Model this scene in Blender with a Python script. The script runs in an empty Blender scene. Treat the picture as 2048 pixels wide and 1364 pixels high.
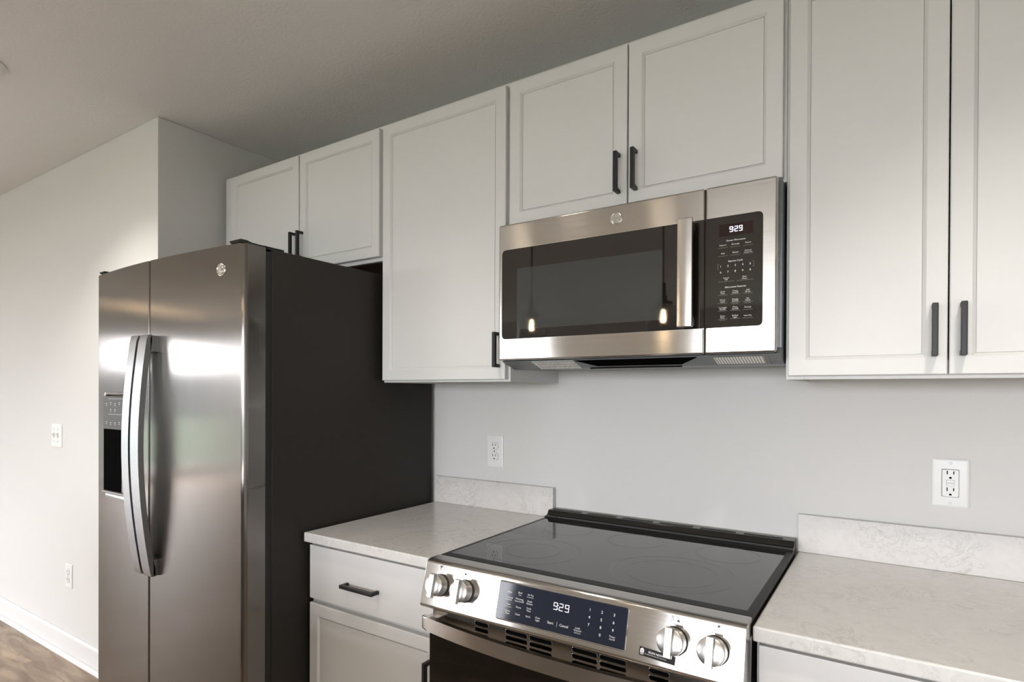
import bpy, bmesh, math, random
from mathutils import Vector, Matrix
random.seed(4)
S = bpy.context.scene
C = S.collection

# ------------------------------------------------------------------ camera
CAM = Vector((0.9792, -1.8200, 1.3474))
YAW, PITCH, ROLL = 0.5879, -0.0051, 0.0042
cd = bpy.data.cameras.new('camera')
co = bpy.data.objects.new('camera', cd)
C.objects.link(co)
fwd = Vector((-math.sin(YAW) * math.cos(PITCH), math.cos(YAW) * math.cos(PITCH), math.sin(PITCH)))
rgt = Vector((math.cos(YAW), math.sin(YAW), 0))
up = rgt.cross(fwd)
r2 = math.cos(ROLL) * rgt + math.sin(ROLL) * up
u2 = -math.sin(ROLL) * rgt + math.cos(ROLL) * up
m = Matrix((r2, u2, -fwd)).transposed().to_4x4()
m.translation = CAM
co.matrix_world = m
cd.sensor_width = 36.0
cd.lens = 1181.05 / 2048 * 36
cd.shift_x = 0.01142
cd.shift_y = 0.0528
cd.clip_start = 0.02
S.camera = co

# ------------------------------------------------------------------ view, world, daylight
S.view_settings.view_transform = 'Standard'
S.view_settings.look = 'None'
S.view_settings.gamma = 1
S.view_settings.use_curve_mapping = False
S.view_settings.exposure = 0.80
W = bpy.data.worlds.new('sky')
S.world = W
W.use_nodes = True
wn = W.node_tree
bg = wn.nodes['Background']
bg.inputs['Color'].default_value = (0.935, 0.945, 1.0, 1)
bg.inputs['Strength'].default_value = 12.0

FLOOR, CEIL = 0.051, 2.468
XL, XR, YB = -7.8, 3.3, -7.0            # outer extents of the room
WX, WY = -1.53, -0.586                  # corner of the projecting wall
# openings: (axis wall, a0, a1, z0, z1)
WIN = {'rear_a': (-4.8, -3.5, 0.95, 2.12), 'rear_b': (-1.25, 2.7, 0.45, 2.12), 'side': (-6.6, -3.4, 0.10, 2.12)}


def portal(name, loc, rot, sx, sy):
    l = bpy.data.lights.new(name, 'AREA')
    l.shape = 'RECTANGLE'
    l.size, l.size_y = sx, sy
    l.cycles.is_portal = True
    o = bpy.data.objects.new(name, l)
    o.location, o.rotation_euler = loc, rot
    C.objects.link(o)


for k in ('rear_a', 'rear_b'):
    a0, a1, z0, z1 = WIN[k]
    portal('window_daylight', ((a0 + a1) / 2, YB - 0.10, (z0 + z1) / 2), (math.pi / 2, 0, 0), a1 - a0, z1 - z0)
a0, a1, z0, z1 = WIN['side']
portal('window_daylight', (XL - 0.10, (a0 + a1) / 2, (z0 + z1) / 2), (math.pi / 2, 0, -math.pi / 2), a1 - a0, z1 - z0)

CAN_POWER, CAN_COL = 26.0, (1.0, 0.93, 0.85)
BULB_POWER, BULB_COL = 9.0, (1.0, 0.70, 0.40)


# ------------------------------------------------------------------ materials
def nt(name):
    m = bpy.data.materials.new(name)
    m.use_nodes = True
    return m, m.node_tree.nodes, m.node_tree.links, m.node_tree.nodes['Principled BSDF']


def pbr(name, col, rough=0.5, metal=0.0, spec=0.5, coat=0.0, bump=None):
    m, n, l, b = nt(name)
    b.inputs['Base Color'].default_value = (*col, 1)
    b.inputs['Roughness'].default_value = rough
    b.inputs['Metallic'].default_value = metal
    b.inputs['Specular IOR Level'].default_value = spec
    b.inputs['Coat Weight'].default_value = coat
    if bump:
        scale, strength, dist = bump
        tc = n.new('ShaderNodeTexCoord')
        t = n.new('ShaderNodeTexNoise')
        t.inputs['Scale'].default_value = scale
        t.inputs['Detail'].default_value = 4
        bp = n.new('ShaderNodeBump')
        bp.inputs['Strength'].default_value = strength
        bp.inputs['Distance'].default_value = dist
        l.new(tc.outputs['Object'], t.inputs['Vector'])
        l.new(t.outputs['Fac'], bp.inputs['Height'])
        l.new(bp.outputs['Normal'], b.inputs['Normal'])
    return m


def steel(name, tangent, col=(0.58, 0.565, 0.54), rough=0.26, aniso=0.85, grain=(1, 1, 1), wave=0.0):
    m, n, l, b = nt(name)
    b.inputs['Metallic'].default_value = 1
    b.inputs['Anisotropic'].default_value = aniso
    t = n.new('ShaderNodeCombineXYZ')
    for i in range(3):
        t.inputs[i].default_value = tangent[i]
    l.new(t.outputs[0], b.inputs['Tangent'])
    tc = n.new('ShaderNodeTexCoord')
    mp = n.new('ShaderNodeMapping')
    mp.inputs['Scale'].default_value = grain
    no = n.new('ShaderNodeTexNoise')
    no.inputs['Scale'].default_value = 1.0
    no.inputs['Detail'].default_value = 3
    l.new(tc.outputs['Object'], mp.inputs['Vector'])
    l.new(mp.outputs[0], no.inputs['Vector'])
    mr = n.new('ShaderNodeMapRange')
    mr.inputs['To Min'].default_value = rough - 0.03
    mr.inputs['To Max'].default_value = rough + 0.03
    l.new(no.outputs['Fac'], mr.inputs['Value'])
    l.new(mr.outputs[0], b.inputs['Roughness'])
    mx = n.new('ShaderNodeMix')
    mx.data_type = 'RGBA'
    mx.inputs[6].default_value = (*[c * 0.95 for c in col], 1)
    mx.inputs[7].default_value = (*[c * 1.05 for c in col], 1)
    l.new(no.outputs['Fac'], mx.inputs[0])
    l.new(mx.outputs[2], b.inputs['Base Color'])
    if wave:
        n2 = n.new('ShaderNodeTexNoise')
        n2.inputs['Scale'].default_value = 2.2
        n2.inputs['Detail'].default_value = 0
        bp = n.new('ShaderNodeBump')
        bp.inputs['Strength'].default_value = 1.0
        bp.inputs['Distance'].default_value = wave
        l.new(tc.outputs['Object'], n2.inputs['Vector'])
        l.new(n2.outputs['Fac'], bp.inputs['Height'])
        l.new(bp.outputs['Normal'], b.inputs['Normal'])
    return m


def emit(name, col, strength):
    m, n, l, b = nt(name)
    b.inputs['Base Color'].default_value = (*col, 1)
    b.inputs['Emission Color'].default_value = (*col, 1)
    b.inputs['Emission Strength'].default_value = strength
    return m


def quartz_mat():
    m, n, l, b = nt('quartz')
    tc = n.new('ShaderNodeTexCoord')

    def noise(scale, detail, dist, rough=0.55):
        t = n.new('ShaderNodeTexNoise')
        t.inputs['Scale'].default_value = scale
        t.inputs['Detail'].default_value = detail
        t.inputs['Distortion'].default_value = dist
        t.inputs['Roughness'].default_value = rough
        l.new(tc.outputs['Object'], t.inputs['Vector'])
        return t
    veins = noise(20, 6, 1.6, 0.64)
    r = n.new('ShaderNodeValToRGB')
    e = r.color_ramp.elements
    e[0].position, e[0].color = 0.465, (0, 0, 0, 1)
    e[1].position, e[1].color = 0.535, (0, 0, 0, 1)
    k = r.color_ramp.elements.new(0.5)
    k.color = (1, 1, 1, 1)
    l.new(veins.outputs['Fac'], r.inputs['Fac'])
    mask = noise(9, 3, 0.4)
    r2_ = n.new('ShaderNodeValToRGB')
    r2_.color_ramp.elements[0].position = 0.42
    r2_.color_ramp.elements[1].position = 0.62
    l.new(mask.outputs['Fac'], r2_.inputs['Fac'])
    mul = n.new('ShaderNodeMath')
    mul.operation = 'MULTIPLY'
    l.new(r.outputs['Color'], mul.inputs[0])
    l.new(r2_.outputs['Color'], mul.inputs[1])
    cloud = noise(34, 6, 0.8, 0.7)
    mx = n.new('ShaderNodeMix')
    mx.data_type = 'RGBA'
    mx.inputs[6].default_value = (0.550, 0.540, 0.520, 1)
    mx.inputs[7].default_value = (0.690, 0.680, 0.662, 1)
    l.new(cloud.outputs['Fac'], mx.inputs[0])
    m2 = n.new('ShaderNodeMix')
    m2.data_type = 'RGBA'
    m2.inputs[7].default_value = (0.36, 0.345, 0.325, 1)
    s = n.new('ShaderNodeMath')
    s.operation = 'MULTIPLY'
    s.inputs[1].default_value = 0.5
    l.new(mul.outputs[0], s.inputs[0])
    l.new(s.outputs[0], m2.inputs[0])
    l.new(mx.outputs[2], m2.inputs[6])
    l.new(m2.outputs[2], b.inputs['Base Color'])
    b.inputs['Roughness'].default_value = 0.22
    return m


def wood_floor_mat():
    m, n, l, b = nt('wood_floor')
    tc = n.new('ShaderNodeTexCoord')
    br = n.new('ShaderNodeTexBrick')
    br.inputs['Scale'].default_value = 1
    br.inputs['Brick Width'].default_value = 1.22
    br.inputs['Row Height'].default_value = 0.178
    br.inputs['Mortar Size'].default_value = 0.0012
    br.inputs['Mortar Smooth'].default_value = 0.2
    br.inputs['Color1'].default_value = (0.30, 0.30, 0.30, 1)
    br.inputs['Color2'].default_value = (0.70, 0.70, 0.70, 1)
    br.inputs['Mortar'].default_value = (0.0, 0.0, 0.0, 1)
    l.new(tc.outputs['Object'], br.inputs['Vector'])
    mp = n.new('ShaderNodeMapping')
    mp.inputs['Scale'].default_value = (2.2, 12, 1)
    l.new(tc.outputs['Object'], mp.inputs['Vector'])
    add = n.new('ShaderNodeVectorMath')
    add.operation = 'ADD'
    l.new(mp.outputs[0], add.inputs[0])
    sc = n.new('ShaderNodeVectorMath')
    sc.operation = 'SCALE'
    sc.inputs['Scale'].default_value = 9
    l.new(br.outputs['Color'], sc.inputs[0])
    l.new(sc.outputs[0], add.inputs[1])
    g = n.new('ShaderNodeTexNoise')
    g.inputs['Scale'].default_value = 1.3
    g.inputs['Detail'].default_value = 7
    g.inputs['Distortion'].default_value = 1.4
    l.new(add.outputs[0], g.inputs['Vector'])
    r = n.new('ShaderNodeValToRGB')
    e = r.color_ramp.elements
    e[0].position, e[0].color = 0.30, (0.215, 0.150, 0.100, 1)
    e[1].position, e[1].color = 0.68, (0.480, 0.370, 0.270, 1)
    l.new(g.outputs['Fac'], r.inputs['Fac'])
    mx = n.new('ShaderNodeMix')
    mx.data_type = 'RGBA'
    mx.blend_type = 'OVERLAY'
    mx.inputs[0].default_value = 0.35
    l.new(r.outputs['Color'], mx.inputs[6])
    l.new(br.outputs['Color'], mx.inputs[7])
    l.new(mx.outputs[2], b.inputs['Base Color'])
    b.inputs['Roughness'].default_value = 0.42
    return m


def screen_mat():
    m, n, l, b = nt('microwave_screen')
    tc = n.new('ShaderNodeTexCoord')
    v = n.new('ShaderNodeTexVoronoi')
    v.inputs['Scale'].default_value = 420
    v.inputs['Randomness'].default_value = 0
    l.new(tc.outputs['Object'], v.inputs['Vector'])
    r = n.new('ShaderNodeValToRGB')
    e = r.color_ramp.elements
    e[0].position, e[0].color = 0.35, (0.018, 0.018, 0.018, 1)
    e[1].position, e[1].color = 0.5, (0.050, 0.052, 0.051, 1)
    l.new(v.outputs['Distance'], r.inputs['Fac'])
    l.new(r.outputs['Color'], b.inputs['Base Color'])
    b.inputs['Roughness'].default_value = 0.03
    return m


def ribs_mat():
    m, n, l, b = nt('ribbed_lens')
    tc = n.new('ShaderNodeTexCoord')
    v = n.new('ShaderNodeTexWave')
    v.bands_direction = 'X'
    v.inputs['Scale'].default_value = 48
    v.inputs['Distortion'].default_value = 0
    l.new(tc.outputs['Object'], v.inputs['Vector'])
    r = n.new('ShaderNodeValToRGB')
    e = r.color_ramp.elements
    e[0].position, e[0].color = 0.25, (0.30, 0.28, 0.25, 1)
    e[1].position, e[1].color = 0.60, (0.85, 0.83, 0.79, 1)
    l.new(v.outputs['Fac'], r.inputs['Fac'])
    l.new(r.outputs['Color'], b.inputs['Base Color'])
    b.inputs['Roughness'].default_value = 0.3
    return m


def filter_mat():
    m, n, l, b = nt('mesh_filter')
    tc = n.new('ShaderNodeTexCoord')
    v = n.new('ShaderNodeTexVoronoi')
    v.inputs['Scale'].default_value = 170
    v.inputs['Randomness'].default_value = 0.2
    l.new(tc.outputs['Object'], v.inputs['Vector'])
    r = n.new('ShaderNodeValToRGB')
    e = r.color_ramp.elements
    e[0].position, e[0].color = 0.25, (0.10, 0.10, 0.09, 1)
    e[1].position, e[1].color = 0.55, (0.80, 0.77, 0.72, 1)
    l.new(v.outputs['Distance'], r.inputs['Fac'])
    l.new(r.outputs['Color'], b.inputs['Base Color'])
    b.inputs['Metallic'].default_value = 0.6
    b.inputs['Roughness'].default_value = 0.4
    return m


M = {
    'wall': pbr('wall_paint', (0.665, 0.66, 0.645), 0.75, bump=(140, 0.10, 0.002)),
    'ceiling': pbr('ceiling_paint', (0.74, 0.735, 0.73), 0.9, bump=(90, 0.30, 0.004)),
    'trim': pbr('white_trim', (0.74, 0.74, 0.735), 0.45),
    'cabinet': pbr('cabinet_paint', (0.675, 0.675, 0.665), 0.42, bump=(60, 0.03, 0.001)),
    'ply': pbr('raw_plywood', (0.30, 0.19, 0.11), 0.7, bump=(40, 0.1, 0.001)),
    'black_metal': pbr('matte_black_metal', (0.016, 0.016, 0.017), 0.42, 0.3),
    'steel_h': steel('brushed_steel_fridge', (1, 0, 0), (0.225, 0.213, 0.200), 0.19, 1.0, (260, 260, 3), 0.0015),
    'steel_v': steel('brushed_steel_cooking', (0, 0, 1), (0.54, 0.52, 0.49), 0.155, 0.92, (3, 260, 260)),
    'steel_plain': pbr('satin_steel', (0.62, 0.61, 0.60), 0.22, 1.0),
    'steel_handle': pbr('satin_handle_steel', (0.37, 0.38, 0.395), 0.34, 1.0),
    'chrome': pbr('bright_chrome', (0.75, 0.74, 0.72), 0.12, 1.0),
    'charcoal': pbr('charcoal_case', (0.026, 0.023, 0.020), 0.55, 0, 0.25, bump=(300, 0.1, 0.0005)),
    'gasket': pbr('rubber_gasket', (0.012, 0.012, 0.012), 0.6),
    'black_glass': pbr('black_glass', (0.010, 0.008, 0.007), 0.03, spec=0.85),
    'cook_glass': pbr('cooktop_glass', (0.024, 0.024, 0.026), 0.035, spec=0.85),
    'black_gloss': pbr('black_enamel', (0.012, 0.011, 0.010), 0.12, spec=0.35),
    'navy_glass': pbr('display_glass', (0.012, 0.016, 0.028), 0.06, spec=0.3),
    'clock_glass': pbr('clock_glass', (0.022, 0.010, 0.010), 0.08, spec=0.4),
    'black_satin': pbr('black_satin', (0.010, 0.009, 0.008), 0.42, spec=0.2),
    'panel_grey': pbr('panel_grey', (0.085, 0.083, 0.080), 0.5, spec=0.25),
    'oven_glass': pbr('oven_glass', (0.008, 0.006, 0.005), 0.04, spec=0.35),
    'ring': pbr('element_print', (0.16, 0.15, 0.145), 0.25),
    'print': pbr('white_print', (0.75, 0.75, 0.75), 0.6),
    'dim_print': pbr('grey_print', (0.30, 0.29, 0.27), 0.6),
    'dark_print': pbr('dark_print', (0.05, 0.07, 0.10), 0.5),
    'hole': pbr('dark_opening', (0.004, 0.004, 0.004), 0.8, 0, 0.0),
    'grey_plastic': pbr('grey_plastic', (0.16, 0.155, 0.15), 0.4),
    'under': pbr('grey_underside', (0.14, 0.15, 0.16), 0.35, 0.4),
    'outlet': pbr('white_plastic', (0.78, 0.78, 0.77), 0.32),
    'digit': emit('clock_digits', (0.80, 0.82, 1.0), 1.1),
    'digit_dim': emit('range_digits', (0.86, 0.85, 0.95), 0.6),
    'lens': emit('lamp_lens', (1.0, 0.86, 0.68), 5.0),
    'bulb': emit('glowing_bulb', (1.0, 0.72, 0.42), 45.0),
    'grass': pbr('lawn_grass', (0.060, 0.090, 0.058), 0.9, bump=(8, 0.5, 0.05)),
    'hedge': pbr('distant_hedge', (0.050, 0.058, 0.062), 0.95),
    'concrete': pbr('patio_concrete', (0.16, 0.15, 0.14), 0.85),
    'island': pbr('island_paint', (0.30, 0.30, 0.29), 0.5),
    'quartz': quartz_mat(), 'floor': wood_floor_mat(), 'screen': screen_mat(), 'filter': filter_mat(), 'ribs': ribs_mat(),
}
mg, n_, l_, b_ = nt('clear_glass')
b_.inputs['Transmission Weight'].default_value = 1
b_.inputs['Roughness'].default_value = 0.0
b_.inputs['IOR'].default_value = 1.45
M['glass'] = mg


# ------------------------------------------------------------------ mesh helpers
def root_of(p):
    while p.parent:
        p = p.parent
    return p


class MB:
    def __init__(s):
        s.bm = bmesh.new()

    def add(s, vs, fs):
        v = [s.bm.verts.new(p) for p in vs]
        out = []
        for f in fs:
            try:
                out.append(s.bm.faces.new([v[i] for i in f]))
            except ValueError:
                pass
        return v, out

    def box(s, x0, x1, y0, y1, z0, z1, bev=0.0, seg=2):
        x0, x1 = sorted((x0, x1)); y0, y1 = sorted((y0, y1)); z0, z1 = sorted((z0, z1))
        vs = [(x, y, z) for z in (z0, z1) for y in (y0, y1) for x in (x0, x1)]
        v, f = s.add(vs, [(0, 2, 3, 1), (4, 5, 7, 6), (0, 1, 5, 4), (2, 6, 7, 3), (0, 4, 6, 2), (1, 3, 7, 5)])
        if bev > 0:
            es = {e for q in v for e in q.link_edges}
            bmesh.ops.bevel(s.bm, geom=list(es), offset=bev, segments=seg, profile=0.5, affect='EDGES')
        return s

    def prism(s, pts, axis, a0, a1, bev=0.0, seg=2):
        """closed outline (2-D points in the two other axes, in x<y<z order) extruded along axis"""
        def P(p, a):
            q = list(p); q.insert(axis, a); return tuple(q)
        n = len(pts)
        v, f = s.add([P(p, a0) for p in pts] + [P(p, a1) for p in pts],
                     [tuple(range(n)), tuple(range(2 * n - 1, n - 1, -1))] + [(i, i + n, (i + 1) % n + n, (i + 1) % n) for i in range(n)])
        if bev > 0:
            es = {e for q in v for e in q.link_edges}
            bmesh.ops.bevel(s.bm, geom=list(es), offset=bev, segments=seg, profile=0.5, affect='EDGES')
        return s

    def tube(s, pts, r, seg=10, closed=False, cap=True):
        pts = [Vector(p) for p in pts]
        n = len(pts)
        rings = []
        ref = None
        for i, p in enumerate(pts):
            a = pts[i - 1] if (i > 0 or closed) else p
            b = pts[(i + 1) % n] if (i < n - 1 or closed) else p
            t = (b - a).normalized()
            if ref is None:
                ref = Vector((0, 0, 1)) if abs(t.z) < 0.9 else Vector((1, 0, 0))
            e1 = (ref - t * ref.dot(t)).normalized()
            ref = e1
            e2 = t.cross(e1)
            rr = r[i] if isinstance(r, (list, tuple)) else r
            rings.append([s.bm.verts.new(p + rr * (math.cos(2 * math.pi * k / seg) * e1 + math.sin(2 * math.pi * k / seg) * e2)) for k in range(seg)])
        for i in range(n if closed else n - 1):
            A, B = rings[i], rings[(i + 1) % n]
            for k in range(seg):
                s.bm.faces.new((A[k], A[(k + 1) % seg], B[(k + 1) % seg], B[k]))
        if cap and not closed:
            s.bm.faces.new(rings[0][::-1]); s.bm.faces.new(rings[-1])
        return s

    def lathe(s, prof, org, ax=(0, 0, 1), seg=48):
        """prof: (radius, height) along axis ax from org"""
        ax = Vector(ax).normalized()
        e1 = ax.orthogonal().normalized(); e2 = ax.cross(e1)
        org = Vector(org)
        rings = []
        for r, h in prof:
            if r < 1e-6:
                rings.append([s.bm.verts.new(org + ax * h)])
            else:
                rings.append([s.bm.verts.new(org + ax * h + r * (math.cos(2 * math.pi * k / seg) * e1 + math.sin(2 * math.pi * k / seg) * e2)) for k in range(seg)])
        for A, B in zip(rings, rings[1:]):
            for k in range(seg):
                k2 = (k + 1) % seg
                if len(A) == 1 and len(B) == 1:
                    continue
                if len(A) == 1:
                    s.bm.faces.new((A[0], B[k2], B[k]))
                elif len(B) == 1:
                    s.bm.faces.new((A[k], A[k2], B[0]))
                else:
                    s.bm.faces.new((A[k], A[k2], B[k2], B[k]))
        return s

    def build(s, name, mat, parent=None, label=None, smooth=True, fix=True):
        if fix:
            bmesh.ops.recalc_face_normals(s.bm, faces=s.bm.faces[:])
        if parent is not None:
            off = root_of(parent).location
            bmesh.ops.translate(s.bm, verts=s.bm.verts[:], vec=-Vector(off))
        me = bpy.data.meshes.new(name)
        s.bm.to_mesh(me)
        s.bm.free()
        if smooth:
            for p in me.polygons:
                p.use_smooth = True
            me.set_sharp_from_angle(angle=math.radians(32))
        o = bpy.data.objects.new(name, me)
        C.objects.link(o)
        if smooth:
            wm = o.modifiers.new('weighted_normals', 'WEIGHTED_NORMAL')
            wm.keep_sharp = True
            wm.weight = 100
        me.materials.append(M[mat])
        if parent is not None:
            o.parent = parent
        if label:
            o['label'] = label
        return o


def thing(name, label, cat, loc, group=None):
    o = bpy.data.objects.new(name, None)
    o.empty_display_size = 0.05
    o.location = loc
    C.objects.link(o)
    o['label'] = label
    o['category'] = cat
    if group:
        o['group'] = group
    return o


def tag(o, label, cat, group=None):
    o['label'] = label
    o['category'] = cat
    if group:
        o['group'] = group
    return o


def structure(o):
    o['kind'] = 'structure'
    return o


def rrect(x0, x1, z0, z1, r, seg=6):
    """rounded rectangle outline, r = one radius or (bl, br, tr, tl)"""
    rs = (r,) * 4 if not isinstance(r, (tuple, list)) else r
    out = []
    for (cx, cz, a, q) in ((x0 + rs[0], z0 + rs[0], 180, rs[0]), (x1 - rs[1], z0 + rs[1], 270, rs[1]),
                           (x1 - rs[2], z1 - rs[2], 0, rs[2]), (x0 + rs[3], z1 - rs[3], 90, rs[3])):
        if q < 1e-6:
            out.append((cx, cz)); continue
        for k in range(seg + 1):
            t = math.radians(a + 90 * k / seg)
            out.append((cx + q * math.cos(t), cz + q * math.sin(t)))
    return out


def ring_band(mb, outer, inner, place):
    """flat ring between two outlines of the same length, place(p, side) -> 3-D"""
    n = len(outer)
    v, f = mb.add([place(p) for p in outer] + [place(p) for p in inner],
                  [(i, (i + 1) % n, (i + 1) % n + n, i + n) for i in range(n)])
    return v


class Lettering:
    """collects flat text, strokes and 7-segment digits on one plane"""
    def __init__(s, org, u, v, n, lift=0.0004):
        s.o, s.u, s.v, s.n, s.lift = Vector(org), Vector(u), Vector(v), Vector(n), lift
        s.mb = MB()

    def P(s, a, b, lift=None):
        return s.o + s.u * a + s.v * b + s.n * (s.lift if lift is None else lift)

    def text(s, body, a, b, size, align='CENTER', bold=0.0):
        cu = bpy.data.curves.new('t', 'FONT')
        cu.body = body
        cu.size = size
        cu.align_x = align
        cu.align_y = 'CENTER'
        cu.offset = bold
        cu.resolution_u = 3
        ob = bpy.data.objects.new('t', cu)
        C.objects.link(ob)
        dg = bpy.context.evaluated_depsgraph_get()
        me = bpy.data.meshes.new_from_object(ob.evaluated_get(dg))
        vs = [s.P(a + q.co.x, b + q.co.y) for q in me.vertices]
        s.mb.add(vs, [tuple(p.vertices) for p in me.polygons])
        bpy.data.objects.remove(ob)
        bpy.data.curves.remove(cu)
        bpy.data.meshes.remove(me)
        return s

    def bar(s, a0, a1, b0, b1):
        s.mb.add([s.P(a0, b0), s.P(a1, b0), s.P(a1, b1), s.P(a0, b1)], [(0, 1, 2, 3)])
        return s

    def loop(s, a, b, r, w=0.0004, n=16, square=False):
        po, pi_ = [], []
        for k in range(n):
            t = 2 * math.pi * k / n
            po.append(s.P(a + r * math.cos(t), b + r * math.sin(t)))
            pi_.append(s.P(a + (r - w) * math.cos(t), b + (r - w) * math.sin(t)))
        s.mb.add(po + pi_, [(i, (i + 1) % n, (i + 1) % n + n, i + n) for i in range(n)])
        return s

    def seg7(s, ch, a, b, w, h, t, slant=0.0):
        segs = {'9': 'abcdfg', '2': 'abged', ':': ''}[ch]
        g = t * 0.25
        m_ = b + h / 2
        R = {'a': (a + g, a + w - g, b + h - t, b + h), 'd': (a + g, a + w - g, b, b + t), 'g': (a + g, a + w - g, m_ - t / 2, m_ + t / 2),
             'f': (a, a + t, m_ + g, b + h - g), 'b': (a + w - t, a + w, m_ + g, b + h - g), 'e': (a, a + t, b + g, m_ - g), 'c': (a + w - t, a + w, b + g, m_ - g)}
        for k in segs:
            s.bar(*R[k])
        return s

    def build(s, name, mat, parent, label=None):
        return s.mb.build(name, mat, parent, label, smooth=False, fix=False)


# ------------------------------------------------------------------ room shell
T = 0.12
structure(MB().box(XL - T, XR + T, YB - T, T, FLOOR - 0.1, FLOOR).build('floor', 'floor'))
structure(MB().box(XL - T, XR + T, YB - T, T, CEIL, CEIL + 0.1).build('ceiling', 'ceiling'))
structure(MB().box(WX - 0.001, XR, 0, T, FLOOR, CEIL).build('wall_back', 'wall'))
structure(MB().box(XL, WX, WY, 0.12, FLOOR, CEIL, 0.004).build('wall_left', 'wall'))
structure(MB().box(XR, XR + T, YB, T, FLOOR, CEIL).build('wall_right', 'wall'))
ra, rb, sd = WIN['rear_a'], WIN['rear_b'], WIN['side']
w = MB()
for x0, x1 in ((XL, ra[0]), (ra[1], rb[0]), (rb[1], XR)):
    w.box(x0, x1, YB - T, YB, FLOOR, CEIL)
for a0, a1, z0, z1 in (ra, rb):
    w.box(a0, a1, YB - T, YB, FLOOR, z0).box(a0, a1, YB - T, YB, z1, CEIL)
structure(w.build('wall_rear', 'wall'))
w = MB()
w.box(XL - T, XL, YB, sd[0], FLOOR, CEIL).box(XL - T, XL, sd[1], WY, FLOOR, CEIL)
w.box(XL - T, XL, sd[0], sd[1], FLOOR, sd[2]).box(XL - T, XL, sd[0], sd[1], sd[3], CEIL)
structure(w.build('wall_far_left', 'wall'))


def window_frame(name, a0, a1, z0, z1, axis, at):
    f = MB()
    def bx(p0, p1, q0, q1):
        if axis == 1:
            f.box(p0, p1, at - 0.09, at - 0.03, q0, q1, 0.004)
        else:
            f.box(at - 0.09, at - 0.03, p0, p1, q0, q1, 0.004)
    t = 0.05
    bx(a0, a1, z0, z0 + t); bx(a0, a1, z1 - t, z1); bx(a0, a0 + t, z0, z1); bx(a1 - t, a1, z0, z1)
    mid = (a0 + a1) / 2
    bx(mid - 0.03, mid + 0.03, z0, z1)
    return structure(f.build(name, 'trim'))


window_frame('window_1', *ra, 1, YB)
window_frame('window_2', *rb, 1, YB)
window_frame('door_1', *sd, 0, XL)
# outdoors
structure(MB().box(-60, 40, -60, 30, -0.30, -0.18).build('ground', 'grass'))
structure(MB().box(XL - 3.2, XL - T, -6.5, -1.5, -0.18, -0.06).build('patio', 'concrete'))
structure(MB().prism([(-38.0, -0.2), (-36.5, 1.6), (-35.2, 2.5), (-33.5, 2.0), (-32.0, -0.2)], 1, -60, 30).build('treeline', 'hedge'))

# baseboard and shoe moulding on the left wall
bz = FLOOR
b = MB()
b.prism([(WY, bz), (WY - 0.014, bz), (WY - 0.014, bz + 0.093), (WY - 0.010, bz + 0.103), (WY - 0.006, bz + 0.108), (WY, bz + 0.109)], 0, XL, WX)
structure(b.build('baseboard_left', 'trim'))
b = MB()
q = [(WY - 0.014, bz), (WY - 0.030, bz)] + [(WY - 0.014 - 0.016 * math.cos(t), bz + 0.022 * math.sin(t)) for t in (0.3, 0.6, 0.9, 1.2, 1.57)]
b.prism(q, 0, XL, WX + 0.012)
structure(b.build('trim_1', 'trim'))


# ------------------------------------------------------------------ cabinets
def shaker(x0, x1, z0, z1, yf, parent, name='door', th=0.019, st=0.042, sl=0.0065, rec=0.0065):
    """framed door with sloped inner edge; front at y = yf"""
    mb = MB()
    e = 0.0018
    loops = [(0, yf + th), (0, yf + e), (e, yf), (st - sl, yf), (st, yf + rec), (st + 0.0001, yf + rec + 0.0025), (st + 0.0009, yf + rec + 0.0025), (st + 0.0010, yf + rec)]
    prev = None
    for d, y in loops:
        cur = [mb.bm.verts.new(p) for p in ((x0 + d, y, z0 + d), (x1 - d, y, z0 + d), (x1 - d, y, z1 - d), (x0 + d, y, z1 - d))]
        if prev:
            for i in range(4):
                mb.bm.faces.new((prev[i], prev[(i + 1) % 4], cur[(i + 1) % 4], cur[i]))
        else:
            mb.bm.faces.new(cur[::-1])
        prev = cur
    mb.bm.faces.new(prev)
    return mb.build(name, 'cabinet', parent)


def pull(cx, cz, yf, length, parent, vertical=True, wdt=0.0105, proj=0.031):
    """square D-shaped bar pull"""
    h = length / 2
    t = 0.0095
    mb = MB()
    outl = [(-h, 0), (-h, proj), (h, proj), (h, 0), (h - t, 0), (h - t, proj - t), (-h + t, proj - t), (-h + t, 0)]
    if vertical:
        pts = [(yf - d, cz + a) for a, d in outl]
        mb.prism(pts, 0, cx - wdt / 2, cx + wdt / 2, 0.0016)
    else:
        pts = [(cx + a, yf - d) for a, d in outl]
        mb.prism(pts, 2, cz - wdt / 2, cz + wdt / 2, 0.0016)
    return mb.build('handle', 'black_metal', parent, 'matte black square bar pull')


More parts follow.
